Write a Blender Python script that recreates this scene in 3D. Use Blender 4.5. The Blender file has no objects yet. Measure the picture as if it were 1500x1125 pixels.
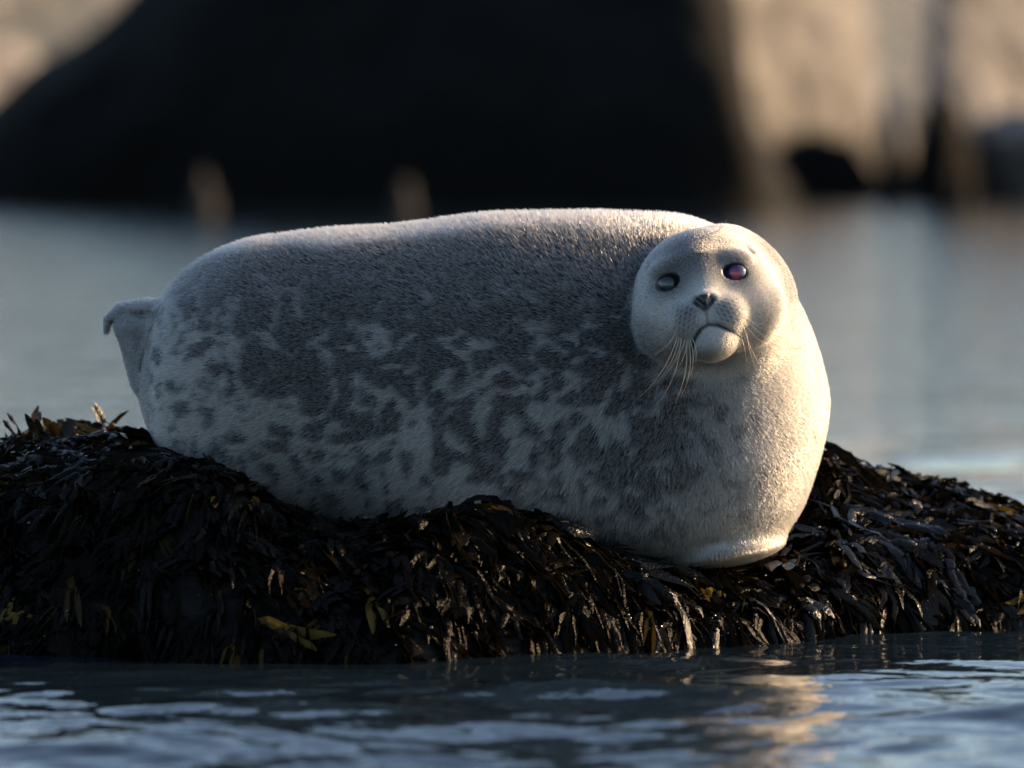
import bpy, math, random
import numpy as np
from mathutils import Vector, Matrix, noise as mnoise

random.seed(7)
rng = np.random.default_rng(7)
scene = bpy.context.scene
C = scene.collection

# ------------------------------------------------------------------ camera
CAM_D, CAM_H, HORIZON = 12.0, 0.86, 100.0          # metres to y=0, metres above water, photo row of the horizon
PITCH = math.atan((562.5 - HORIZON) * 0.001 / CAM_D)
cam_data = bpy.data.cameras.new('camera')
cam = bpy.data.objects.new('camera', cam_data); C.objects.link(cam)
cam.location = (0, -CAM_D, CAM_H)
cam.rotation_euler = (math.pi / 2 - PITCH, 0, 0)
cam_data.sensor_width = 36; cam_data.lens = 36 * CAM_D / 1.5
cam_data.clip_start = 0.5; cam_data.clip_end = 3000
cam_data.dof.use_dof = True
cam_data.dof.focus_distance = CAM_D + 0.27
cam_data.dof.aperture_fstop = 3.9
scene.camera = cam

# ------------------------------------------------------------------ world, sun, exposure
SUN_EL, SUN_AZ = math.radians(22), math.radians(20)   # azimuth: degrees behind the picture's right
sun_dir = Vector((math.cos(SUN_AZ) * math.cos(SUN_EL), math.sin(SUN_AZ) * math.cos(SUN_EL), math.sin(SUN_EL)))
world = bpy.data.worlds.new('World'); scene.world = world; world.use_nodes = True
wn = world.node_tree.nodes; wl = world.node_tree.links
sky = wn.new('ShaderNodeTexSky'); sky.sky_type = 'NISHITA'; sky.sun_disc = False
sky.sun_elevation = SUN_EL
sky.sun_rotation = math.pi / 2 - SUN_AZ
sky.air_density = 1.0; sky.dust_density = 1.8; sky.ozone_density = 1.6
wl.new(sky.outputs[0], wn['Background'].inputs[0])
wn['Background'].inputs[1].default_value = 0.115
sl = bpy.data.lights.new('sun', 'SUN'); sl.energy = 5.0; sl.angle = math.radians(0.6); sl.color = (1.0, 0.66, 0.36)
sun = bpy.data.objects.new('sun', sl); C.objects.link(sun)
sun.rotation_euler = (-sun_dir).to_track_quat('-Z', 'Y').to_euler(); sun.location = (5, 3, 4)
scene.view_settings.view_transform = 'Standard'; scene.view_settings.look = 'None'
scene.view_settings.exposure = 1.1; scene.view_settings.gamma = 1.0
scene.render.engine = 'CYCLES'
scene.cycles.use_denoising = True
scene.cycles.max_bounces = 10
scene.cycles.sample_clamp_indirect = 8

# ------------------------------------------------------------------ helpers
def pix(px, py, y):
    """photo pixel + depth y (metres behind the focus plane) -> world point"""
    s = 0.001 * (CAM_D + y) / CAM_D
    return np.array([(px - 750) * s, y, CAM_H - (py - HORIZON) * s])

def link(o, parent=None):
    C.objects.link(o)
    if parent is not None: o.parent = parent
    return o

def tag(o, label=None, cat=None, group=None, kind=None):
    if label: o['label'] = label
    if cat: o['category'] = cat
    if group: o['group'] = group
    if kind: o['kind'] = kind
    return o

def mesh_obj(name, V, F, mat, parent=None, smooth=True):
    me = bpy.data.meshes.new(name)
    me.from_pydata(np.asarray(V).tolist() if not isinstance(V, list) else V, [], np.asarray(F).tolist() if not isinstance(F, list) else F)
    me.update()
    if smooth: me.polygons.foreach_set('use_smooth', np.ones(len(me.polygons), bool))
    me.materials.append(mat)
    return link(bpy.data.objects.new(name, me), parent)

def big_mesh(name, V, F4, mat, parent=None):
    """fast builder for numpy quads or tris"""
    F4 = np.asarray(F4, np.int32); k = F4.shape[1]
    me = bpy.data.meshes.new(name)
    me.vertices.add(len(V)); me.vertices.foreach_set('co', np.asarray(V, np.float32).ravel())
    me.loops.add(F4.size); me.loops.foreach_set('vertex_index', F4.ravel())
    me.polygons.add(len(F4)); me.polygons.foreach_set('loop_start', np.arange(0, F4.size, k, dtype=np.int32))
    me.update(calc_edges=True); me.validate()
    me.polygons.foreach_set('use_smooth', np.ones(len(me.polygons), bool))
    me.materials.append(mat)
    return link(bpy.data.objects.new(name, me), parent)

def empty(name, loc=(0, 0, 0)):
    e = bpy.data.objects.new(name, None); e.location = loc; e.empty_display_size = 0.1
    return link(e)

def sstep(a, b, x):
    t = np.clip((x - a) / (b - a), 0, 1); return t * t * (3 - 2 * t)

_perm = np.random.default_rng(3).random((64, 64, 64)).astype(np.float32)
def vnoise(P, scale=1.0):
    """3-D value noise, -1..1"""
    q = np.asarray(P) * scale; i = np.floor(q).astype(int); f = q - i; f = f * f * (3 - 2 * f)
    out = 0
    for a in (0, 1):
        for b in (0, 1):
            for c in (0, 1):
                w = (f[:, 0] if a else 1 - f[:, 0]) * (f[:, 1] if b else 1 - f[:, 1]) * (f[:, 2] if c else 1 - f[:, 2])
                out = out + w * _perm[(i[:, 0] + a) % 64, (i[:, 1] + b) % 64, (i[:, 2] + c) % 64]
    return out * 2 - 1
def fbm(P, scale, octv=4, gain=0.5):
    s, a = 0, 1
    for k in range(octv): s = s + a * vnoise(np.asarray(P) + 17.3 * k, scale * 2 ** k); a *= gain
    return s

def new_mat(name):
    m = bpy.data.materials.new(name); m.use_nodes = True
    return m, m.node_tree.nodes, m.node_tree.links, m.node_tree.nodes['Principled BSDF']

def ramp(n, stops, interp='LINEAR'):
    r = n.new('ShaderNodeValToRGB'); r.color_ramp.interpolation = interp
    e = r.color_ramp.elements
    while len(e) < len(stops): e.new(0.5)
    for k, (p, c) in enumerate(stops):
        e[k].position = p; e[k].color = (*c, 1) if len(c) == 3 else c
    return r

# ------------------------------------------------------------------ materials: water
def make_water():
    m, n, l, b = new_mat('water')
    b.inputs['Base Color'].default_value = (0.006, 0.013, 0.02, 1)
    b.inputs['Roughness'].default_value = 0.06
    b.inputs['IOR'].default_value = 1.333
    g = n.new('ShaderNodeNewGeometry')
    mp = n.new('ShaderNodeMapping'); mp.inputs['Scale'].default_value = (1.0, 1.0, 1.0)
    l.new(g.outputs['Position'], mp.inputs['Vector'])
    n1 = n.new('ShaderNodeTexNoise'); n1.inputs['Scale'].default_value = 2.2; n1.inputs['Detail'].default_value = 5; n1.inputs['Roughness'].default_value = 0.55
    l.new(mp.outputs[0], n1.inputs['Vector'])
    bp = n.new('ShaderNodeBump'); bp.inputs['Strength'].default_value = 1.0; bp.inputs['Distance'].default_value = 0.05
    sp = n.new('ShaderNodeSeparateXYZ'); l.new(g.outputs['Position'], sp.inputs[0])
    mr = n.new('ShaderNodeMapRange'); ab = n.new('ShaderNodeMath'); ab.operation = 'ABSOLUTE'; l.new(sp.outputs['Y'], ab.inputs[0])
    l.new(ab.outputs[0], mr.inputs['Value']); mr.inputs['From Min'].default_value = 0.5; mr.inputs['From Max'].default_value = 4
    mr.inputs['To Min'].default_value = 0.3; mr.inputs['To Max'].default_value = 1.0
    l.new(mr.outputs[0], bp.inputs['Strength'])
    l.new(n1.outputs['Fac'], bp.inputs['Height'])
    l.new(bp.outputs[0], b.inputs['Normal'])
    return m
M_WATER = make_water()

# ------------------------------------------------------------------ the sea: one sheet to the horizon, real ripples near the rock
def build_water():
    def axis(dense_a, dense_b, step, far, growth):
        d = list(np.arange(dense_a, dense_b + step, step)); s = step; hi = d[-1]
        while hi < far: s *= growth; hi += s; d.append(hi)
        s = step; lo = d[0]; low = []
        while lo > -far: s *= growth; lo -= s; low.append(lo)
        return np.array(low[::-1] + d)
    xs = axis(-1.2, 1.2, 0.012, 900, 1.12)
    ys = axis(-3.2, 3.0, 0.012, 900, 1.10)
    ys = ys[ys > -60]
    X, Y = np.meshgrid(xs, ys, indexing='ij')
    Z = np.zeros_like(X)
    r = np.random.default_rng(11)
    for k in range(46):
        lam = 0.07 * (12 ** r.random()); ang = r.normal(-1.5, 0.42)
        kx, ky = math.cos(ang) * 2 * math.pi / lam, math.sin(ang) * 2 * math.pi / lam
        amp = 0.0011 * (lam / 0.3) ** 0.95
        Z += amp * np.sin(kx * X + ky * Y + r.random() * 6.28 + 0.9 * np.sin(0.9 * X + 1.7 * Y + k))
    fade = (1 - sstep(2.5, 5, np.abs(X))) * (1 - sstep(4, 9, np.abs(Y)))
    Z *= fade
    Z *= 1 - 0.6 * np.exp(-((Y + 0.05) / 0.55) ** 2) * (1 - sstep(1.0, 1.6, np.abs(X)))     # calm in the lee of the rock
    V = np.stack([X, Y, Z], -1).reshape(-1, 3)
    nx, ny = X.shape
    I = np.arange(nx * ny).reshape(nx, ny)
    F = np.stack([I[:-1, :-1], I[1:, :-1], I[1:, 1:], I[:-1, 1:]], -1).reshape(-1, 4)
    o = big_mesh('water', V, F, M_WATER)
    tag(o, 'rippled blue grey sea water around the rock', kind='structure')
build_water()

# ------------------------------------------------------------------ the weedy rock: height field
def interp(x, pts):
    px, v = zip(*pts); return np.interp(x, px, v)
def smooth_interp(x, pts, w=45):
    return sum(interp(x + d, pts) for d in (-w, -w / 2, 0, w / 2, w)) / 5

def zpix(py, y):
    return CAM_H - (py - HORIZON) * 0.001 * (CAM_D + y) / CAM_D

FRONT = [(-600, 905), (-200, 812), (0, 705), (120, 690), (225, 676), (300, 704), (360, 736), (430, 766), (520, 788), (600, 788), (660, 764), (700, 762), (760, 776), (840, 806), (900, 836), (1000, 862), (1080, 866), (1150, 848), (1210, 820), (1300, 800), (1400, 795), (1500, 800), (1700, 850), (2000, 930)]
CREST = [(-600, 880), (-200, 740), (0, 663), (60, 656), (130, 652), (200, 652), (260, 660), (500, 700), (800, 700), (1000, 690), (1150, 668), (1205, 672), (1260, 684), (1320, 700), (1380, 712), (1430, 725), (1500, 742), (1600, 790), (1800, 880), (2000, 940)]
WATERLINE = [(-600, 930), (0, 958), (300, 968), (600, 970), (800, 962), (1000, 948), (1200, 934), (1350, 926), (1500, 922), (1700, 918), (2000, 915)]

def rock_h(x, y):
    px = 750 + x * 1000 * CAM_D / (CAM_D + y)
    wl = smooth_interp(px, WATERLINE)
    yw = CAM_H * CAM_D / ((wl - HORIZON) * 0.001) - CAM_D          # depth of the waterline
    yf = yw + interp(px, [(0, 0.30), (700, 0.24), (1000, 0.17), (1250, 0.2), (1500, 0.22)])                                                   # front shoulder
    yc = np.maximum(0.84 + 0.04 * np.sin(px * 0.01), yf + 0.32)
    zf = zpix(smooth_interp(px, FRONT), yf)
    zc = zpix(smooth_interp(px, CREST), yc)
    t1 = (y - yw) / (yf - yw)
    up = np.where(t1 < 0, np.maximum(np.abs(zf), 0.22), np.abs(zf)) * np.sin(np.clip(t1, -0.8, 1) * math.pi / 2)
    t2 = sstep(0, 1, (y - yf) / (yc - yf))
    right = sstep(1130, 1230, px); left = 1 - sstep(190, 300, px)
    flat = np.maximum(right, left)
    dip = 0.05 * (1 - flat) * np.sin(np.clip((y - yf) / (yc - yf), 0, 1) * math.pi)
    mid = zf + (zc - zf) * t2 - dip
    back = zc - 1.2 * np.maximum(y - yc, 0) ** 1.3
    up = np.where(zf < 0, np.minimum(up, zf), up)
    h = np.where(y < yf, up, np.where(y < yc, mid, back))
    P = np.stack([x, y, 0 * x], -1)
    sh = P.shape[:-1]
    nz = fbm(P.reshape(-1, 3), 7.0, 3).reshape(sh) * 0.016 * sstep(0.0, 0.4, t1 + 0.3)
    return h + nz - 0.45 * sstep(0.95, 1.35, np.abs(x))

def make_rock_mat():
    m, n, l, b = new_mat('wet_rock')
    t = n.new('ShaderNodeTexNoise'); t.inputs['Scale'].default_value = 22; t.inputs['Detail'].default_value = 6
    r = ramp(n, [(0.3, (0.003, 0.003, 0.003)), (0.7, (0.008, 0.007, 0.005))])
    l.new(t.outputs['Fac'], r.inputs[0]); l.new(r.outputs[0], b.inputs['Base Color'])
    b.inputs['Roughness'].default_value = 0.6; b.inputs['Specular IOR Level'].default_value = 0.1
    bp = n.new('ShaderNodeBump'); bp.inputs['Distance'].default_value = 0.02; bp.inputs['Strength'].default_value = 0.8
    l.new(t.outputs['Fac'], bp.inputs['Height']); l.new(bp.outputs[0], b.inputs['Normal'])
    return m
M_ROCK = make_rock_mat()

def make_weed_mat(spec, rough):
    m, n, l, b = new_mat('seaweed')
    a = n.new('ShaderNodeAttribute'); a.attribute_name = 'tint'
    g = n.new('ShaderNodeNewGeometry')
    t = n.new('ShaderNodeTexNoise'); t.inputs['Scale'].default_value = 60; t.inputs['Detail'].default_value = 4
    l.new(g.outputs['Position'], t.inputs['Vector'])
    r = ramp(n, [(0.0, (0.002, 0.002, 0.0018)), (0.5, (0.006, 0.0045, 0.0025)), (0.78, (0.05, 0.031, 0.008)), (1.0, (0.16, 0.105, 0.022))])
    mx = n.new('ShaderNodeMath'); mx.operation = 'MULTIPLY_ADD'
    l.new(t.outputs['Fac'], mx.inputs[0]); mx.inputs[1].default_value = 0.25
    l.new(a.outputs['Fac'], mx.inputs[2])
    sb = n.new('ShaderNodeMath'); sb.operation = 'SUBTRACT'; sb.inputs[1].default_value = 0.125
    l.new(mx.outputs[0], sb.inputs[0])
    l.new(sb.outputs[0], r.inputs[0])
    l.new(r.outputs[0], b.inputs['Base Color'])
    b.inputs['Roughness'].default_value = rough
    b.inputs['IOR'].default_value = 1.36; b.inputs['Specular IOR Level'].default_value = spec
    v = n.new('ShaderNodeTexNoise'); v.inputs['Scale'].default_value = 240; v.inputs['Detail'].default_value = 3
    l.new(g.outputs['Position'], v.inputs['Vector'])
    bp = n.new('ShaderNodeBump'); bp.inputs['Distance'].default_value = 0.004; bp.inputs['Strength'].default_value = 0.55
    l.new(v.outputs['Fac'], bp.inputs['Height']); l.new(bp.outputs[0], b.inputs['Normal'])
    tr = n.new('ShaderNodeBsdfTranslucent'); l.new(r.outputs[0], tr.inputs['Color'])
    ms = n.new('ShaderNodeMixShader'); ms.inputs[0].default_value = 0.3
    l.new(b.outputs[0], ms.inputs[1]); l.new(tr.outputs[0], ms.inputs[2])
    l.new(ms.outputs[0], n['Material Output'].inputs['Surface'])
    return m
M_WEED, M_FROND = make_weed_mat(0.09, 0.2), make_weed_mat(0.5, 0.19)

ROCK = empty('seaweed_rock', (0, 0.35, 0))
tag(ROCK, 'low dark rock covered in wet glossy brown seaweed under the seal', 'rock')
ROCK_INV = Vector((0, -0.35, 0))

def build_rock():
    xs = np.arange(-1.35, 1.3, 0.012); ys = np.arange(-0.45, 1.8, 0.012)
    X, Y = np.meshgrid(xs, ys, indexing='ij')
    Z = np.maximum(rock_h(X, Y), -0.25)
    Z = np.where((X < -1.3) | (X > 1.25) | (Y > 1.75), -0.25, Z)
    V = np.stack([X, Y - 0.35, Z], -1).reshape(-1, 3)
    nx, ny = X.shape; I = np.arange(nx * ny).reshape(nx, ny)
    F = np.stack([I[:-1, :-1], I[1:, :-1], I[1:, 1:], I[:-1, 1:]], -1).reshape(-1, 4)
    big_mesh('rock', V, F, M_ROCK, ROCK)
build_rock()

def rock_grad(x, y, e=0.012):
    return (rock_h(x + e, y) - rock_h(x - e, y)) / (2 * e), (rock_h(x, y + e) - rock_h(x, y - e)) / (2 * e)

def grow_fronds(n, seed, length, width, lift, region=None, upright=0.0):
    """n forked strap fronds draped down the rock -> verts (n, 33, 3), faces per frond, tint (n,)"""
    r = np.random.default_rng(seed)
    if region is None:
        x = r.uniform(-1.32, 1.27, n); y = r.uniform(-0.35, 1.25, n)
    else:
        x = r.uniform(region[0], region[1], n); y = r.uniform(region[2], region[3], n)
    z = rock_h(x, y)
    keep = z > -0.02
    x, y, z = x[keep], y[keep], z[keep]; n = len(x)
    L = r.uniform(length[0], length[1], n); W = r.uniform(width[0], width[1], n)
    NS = 5; NB = 5
    off = r.uniform(lift[0], lift[1], n)
    pos = np.stack([x, y, z + off * 0.3], -1)
    head = r.normal(0, 1, (n, 3)); head[:, 2] *= 0.5
    up = (r.random(n) < upright)
    def nrm(v): return v / np.maximum(np.linalg.norm(v, axis=-1, keepdims=True), 1e-9)
    curl = r.normal(0, 0.5, (n, 3))
    def step(p, d, s, k, frac):
        gx, gy = rock_grad(p[:, 0], p[:, 1])
        N = nrm(np.stack([-gx, -gy, np.ones_like(gx)], -1))
        down = np.array([0, 0, -1.0]) - N * (-N[:, 2:3])            # gravity in the tangent plane
        dd = d * 0.8 + down * 1.0 + head * 0.36 + curl * 0.3 * math.sin(k * 1.7) + r.normal(0, 0.18, d.shape)
        dd = np.where(up[:, None], d * 0.8 + np.array([0, -0.05, 0.9 - 1.0 * frac]) + head * 0.5, dd)
        dd = dd - N * (dd * N).sum(1, keepdims=True) * np.where(up, 0, 0.85)[:, None]
        dd = nrm(dd)
        q = p + dd * s[:, None]
        hh = rock_h(q[:, 0], q[:, 1])
        lo = hh + off * (0.4 + frac) + 0.004 * np.sin(k * 2.1 + off * 900)
        q[:, 2] = np.maximum(q[:, 2], np.minimum(lo, hh + 0.05))
        q[:, 2] = np.where(up, q[:, 2], np.minimum(q[:, 2], lo + 0.012))
        return q, dd, N
    d = nrm(head.copy())
    rings = []
    tw = r.uniform(-0.7, 0.7, n); twr = r.normal(0, 0.5, n)
    def ring(p, d, N, w, k):
        s = nrm(np.cross(d, N)); a = tw + twr * k * 0.25
        nn = nrm(np.cross(s, d))
        side = s * np.cos(a)[:, None] + nn * np.sin(a)[:, None]
        cup = nn * np.cos(a)[:, None] - s * np.sin(a)[:, None]
        w = w * (1 + 0.18 * np.sin(k * 2.7 + tw * 9))
        return [p - side * w[:, None], p + cup * (w * 0.35)[:, None], p + side * w[:, None]]
    verts = []
    wprof = [0.25, 0.55, 0.7, 0.75, 0.95]
    p = pos
    for k in range(NS):
        q, d, N = step(p, d, L * 0.55 / NS, k, k / 10) if k else (p, d, nrm(np.stack([-rock_grad(p[:, 0], p[:, 1])[0], -rock_grad(p[:, 0], p[:, 1])[1], np.ones(n)], -1)))
        p = q
        verts += ring(p, d, N, W * 0.5 * wprof[k], k)
    bp, bd, bN = p, d, N
    bprof = [0.62, 0.7, 0.72, 0.6, 0.12]
    for sgn in (-1, 1):
        s = nrm(np.cross(bd, bN)); dv = nrm(bd + s * sgn * r.uniform(0.15, 0.6, n)[:, None]); p = bp + s * sgn * (W * 0.22)[:, None]
        lb = L * r.uniform(0.3, 0.55, n)
        for k in range(NB):
            if k: p, dv, N2 = step(p, dv, lb / (NB - 1), k + 5, 0.4 + k / 10)
            else: N2 = bN
            verts += ring(p, dv, N2, W * 0.5 * bprof[k], k + 5)
    V = np.stack(verts, 1)                                           # (n, 45, 3)
    F = []
    for b in range(3):
        for k in range(4):
            a0 = b * 15 + k * 3
            F += [(a0, a0 + 1, a0 + 4, a0 + 3), (a0 + 1, a0 + 2, a0 + 5, a0 + 4)]
    F += [(12, 13, 16, 15), (13, 14, 32, 31)]
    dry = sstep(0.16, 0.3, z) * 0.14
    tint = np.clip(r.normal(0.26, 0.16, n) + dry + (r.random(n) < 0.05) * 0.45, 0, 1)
    return V, np.array(F), tint

def weed_mesh(name, V, F, tint, parent, mat=None):
    n, nv = V.shape[:2]
    Vf = V.reshape(-1, 3) - np.array([0, 0.35, 0])
    Ff = (F[None] + (np.arange(n) * nv)[:, None, None]).reshape(-1, 4)
    o = big_mesh(name, Vf, Ff, mat or M_WEED, parent)
    at = o.data.attributes.new('tint', 'FLOAT', 'POINT')
    at.data.foreach_set('value', np.repeat(tint, nv).astype(np.float32)[:len(o.data.vertices)])
    return o

def build_weed():
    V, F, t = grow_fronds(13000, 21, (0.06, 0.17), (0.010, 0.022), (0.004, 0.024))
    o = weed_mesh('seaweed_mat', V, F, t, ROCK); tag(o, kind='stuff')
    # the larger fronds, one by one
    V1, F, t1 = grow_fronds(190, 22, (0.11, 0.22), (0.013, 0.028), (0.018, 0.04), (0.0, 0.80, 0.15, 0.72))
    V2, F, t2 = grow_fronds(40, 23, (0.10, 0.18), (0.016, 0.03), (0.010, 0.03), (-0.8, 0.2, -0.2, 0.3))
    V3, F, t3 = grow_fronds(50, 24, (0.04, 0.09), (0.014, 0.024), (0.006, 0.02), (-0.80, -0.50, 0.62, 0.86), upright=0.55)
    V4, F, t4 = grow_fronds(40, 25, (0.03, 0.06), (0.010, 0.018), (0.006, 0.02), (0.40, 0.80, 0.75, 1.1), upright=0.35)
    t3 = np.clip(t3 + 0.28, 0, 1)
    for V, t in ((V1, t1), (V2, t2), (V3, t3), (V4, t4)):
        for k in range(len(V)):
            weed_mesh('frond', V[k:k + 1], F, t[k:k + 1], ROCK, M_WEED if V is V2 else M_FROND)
build_weed()

def build_bladders():
    """small air bladders and drops on the wet fronds, too many and too small to count"""
    r = np.random.default_rng(31)
    V, F, t = grow_fronds(2600, 33, (0.05, 0.12), (0.01, 0.02), (0.012, 0.03))
    pts = np.concatenate([V[:, 13], V[:, 22], V[:, 40]])
    px = 750 + pts[:, 0] * 960
    prob = 0.03 + 0.7 * sstep(500, 1100, px) * sstep(-0.1, 0.5, vnoise(pts, 9.0))
    pts = pts[(r.random(len(pts)) < prob) & (pts[:, 2] > 0.0)]
    import bmesh
    bm = bmesh.new(); bmesh.ops.create_icosphere(bm, subdivisions=1, radius=1.0)
    sv = np.array([v.co for v in bm.verts]); sf = np.array([[v.index for v in f.verts] for f in bm.faces]); bm.free()
    n = len(pts)
    rad = 0.0009 + 0.0024 * r.random((n, 1, 1)) ** 2 * (1 + 0.5 * r.random((n, 1, 3)))
    VV = (pts[:, None, :] + sv[None] * rad) - np.array([0, 0.35, -0.002])
    FF = sf[None] + (np.arange(n) * len(sv))[:, None, None]
    m, nn, l, b = new_mat('bladder'); b.inputs['Base Color'].default_value = (0.012, 0.009, 0.004, 1)
    b.inputs['Roughness'].default_value = 0.14; b.inputs['Specular IOR Level'].default_value = 1.0
    o = big_mesh('seaweed_bladders', VV.reshape(-1, 3), FF.reshape(-1, 3), m, ROCK); tag(o, kind='stuff')
build_bladders()

# ------------------------------------------------------------------ the seal: implicit surface meshed with surface nets
S_SEAL = 1.036; Y_SEAL = 0.2
Z_AXIS = CAM_H - (562.5 - HORIZON) * 0.001 * S_SEAL
def seal_to_world(P):
    """seal space: X = photo column, Y = depth in mm, Z = -photo row"""
    P = np.asarray(P, float)
    return np.stack([(P[..., 0] - 750) * 0.001 * S_SEAL, P[..., 1] * 0.001 + Y_SEAL, Z_AXIS + (P[..., 2] + 562.5) * 0.001 * S_SEAL], -1)

HC = np.array([1032.0, 70.0, -432.0])
ROLL, PIT, YAW = math.radians(9.5), math.radians(12), math.radians(5)
h_f = np.array([-math.sin(YAW) * math.cos(PIT), -math.cos(YAW) * math.cos(PIT), math.sin(PIT)])
r0 = np.cross(h_f, [0, 0, 1]); r0 /= np.linalg.norm(r0); r0 = r0 if r0[0] > 0 else -r0
u0 = np.cross(r0, h_f); u0 = u0 if u0[2] > 0 else -u0
h_r = r0 * math.cos(ROLL) + u0 * math.sin(ROLL)
h_u = -r0 * math.sin(ROLL) + u0 * math.cos(ROLL)
HB = np.stack([h_r, h_u, h_f])                                       # rows: right, up, forward
def to_head(P): return (P - HC) @ HB.T
def from_head(q): return np.asarray(q, float) @ HB + HC

def ell(P, c, r):
    q = (P - np.asarray(c, np.float32)) / np.asarray(r, np.float32)
    k0 = np.sqrt((q * q).sum(1)) + 1e-6
    q /= np.asarray(r, np.float32)
    k1 = np.sqrt((q * q).sum(1)) + 1e-9
    return k0 * (k0 - 1) / k1
def cap(P, a, b, ra, rb, ys=1.0):
    a = np.array(a, np.float32); b = np.array(b, np.float32); Q = P
    if ys != 1.0:
        Q = P.copy(); Q[:, 1] /= ys; a[1] /= ys; b[1] /= ys
    ab = b - a; t = np.clip(((Q - a) @ ab) / (ab @ ab), 0, 1)
    return np.sqrt(((Q - a - t[:, None] * ab) ** 2).sum(1)) - (ra + (rb - ra) * t)
def smin(a, b, k):
    h = np.maximum(k - np.abs(a - b), 0) / k
    return np.minimum(a, b) - h * h * k * 0.25
def smax(a, b, k): return -smin(-a, -b, k)

B_X = [150, 400, 500, 600, 700, 800, 860, 960, 1250]
B_TOP = [358, 358, 342, 332, 324, 317, 315, 321, 321]
B_BOT = [760, 760, 785, 800, 812, 822, 826, 830, 830]
B_RY = [195, 205, 220, 232, 240, 243, 243, 240, 240]
B_CY = [400, 375, 355, 340, 328, 318, 312, 302, 302]
_gx = np.arange(100, 1301, 5.0)
def _sm(v):
    g = np.interp(_gx, B_X, v)
    for _ in range(120): g[1:-1] = (g[:-2] + 2 * g[1:-1] + g[2:]) / 4
    return g
_top, _bot, _ry, _cy = _sm(B_TOP), _sm(B_BOT), _sm(B_RY), _sm(B_CY)

def body_params(X):
    t, b = np.interp(X, _gx, _top), np.interp(X, _gx, _bot)
    return -(t + b) / 2, (b - t) / 2, np.interp(X, _gx, _cy), np.interp(X, _gx, _ry)

def f_body(P):
    X = P[:, 0]
    cz, rz, cy, ry = body_params(np.clip(X, 400, 960))
    cy = cy + np.where(X < 400, (400 - X) * 0.18, 0)
    dx = np.where(X < 400, (X - 400) / 206, np.where(X > 960, (X - 960) / 245, 0))
    rx = np.where(X < 400, 206, 245)
    a, c = (P[:, 1] - cy) / ry, (P[:, 2] - cz) / rz
    pw = 2.0 + (0.4 + 0.6 * sstep(840, 1000, X)) * sstep(0.1, -0.8, c) * sstep(380, 620, X)
    k0 = (np.abs(dx) ** pw + np.abs(a) ** pw + np.abs(c) ** pw) ** (1 / pw) + 1e-6
    k1 = np.sqrt((dx / rx) ** 2 + (a / ry) ** 2 + (c / rz) ** 2) + 1e-9
    kk = np.sqrt(dx * dx + a * a + c * c) + 1e-6
    d = (k0 - 1) * kk / k1
    # gentle unevenness of the fat body
    d += 3.0 * np.sin(X * 0.021 + P[:, 2] * 0.013) * np.sin(P[:, 2] * 0.017 + 1.0) * sstep(900, 700, X)
    # front flipper folded under the chest
    fl = ell_rot(P, (1060, 250, -803), (88, 126, 23), 7)
    d = smin(d, fl, 22)
    # hind flippers
    h1 = cap(P, (252, 420, -470), (205, 420, -455), 16, 12, 3.2)
    h1 = np.minimum(h1, cap(P, (205, 420, -455), (168, 418, -459), 12, 9, 3.2))
    h1 = np.minimum(h1, cap(P, (168, 418, -459), (150, 414, -474), 9, 7, 3.2))
    h1 = np.minimum(h1, cap(P, (150, 414, -474), (147, 410, -491), 7, 4.5, 3.0))
    d = smin(d, h1, 12)
    h2 = cap(P, (177, 392, -485), (208, 400, -562), 16, 26, 1.2)
    h2 = smin(h2, cap(P, (177, 392, -485), (218, 400, -488), 15, 20, 1.2), 10)
    d = smin(d, h2, 9)
    d = smax(d, -cap(P, (158, 378, -470), (220, 374, -468), 9.0, 7.0), 3)     # crease under the upper flipper
    d = smax(d, -cap(P, (224, 366, -474), (204, 368, -545), 8.0, 6.0), 5)
    h3 = cap(P, (181, 440, -545), (203, 440, -590), 5, 9, 2.0)
    d = smin(d, h3, 5)
    return d

def ell_rot(P, c, r, deg):
    a = math.radians(deg); Q = P - np.asarray(c, np.float32)
    q = np.stack([Q[:, 0] * math.cos(a) + Q[:, 2] * math.sin(a), Q[:, 1], -Q[:, 0] * math.sin(a) + Q[:, 2] * math.cos(a)], 1)
    return ell(q, (0, 0, 0), r)

def ell_tilt(P, c, r, deg):
    a = math.radians(deg); q = P - np.asarray(c, np.float32)
    q = np.stack([q[:, 0] * math.cos(a) + q[:, 1] * math.sin(a), -q[:, 0] * math.sin(a) + q[:, 1] * math.cos(a), q[:, 2]], 1)
    return ell(q, (0, 0, 0), r)

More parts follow.
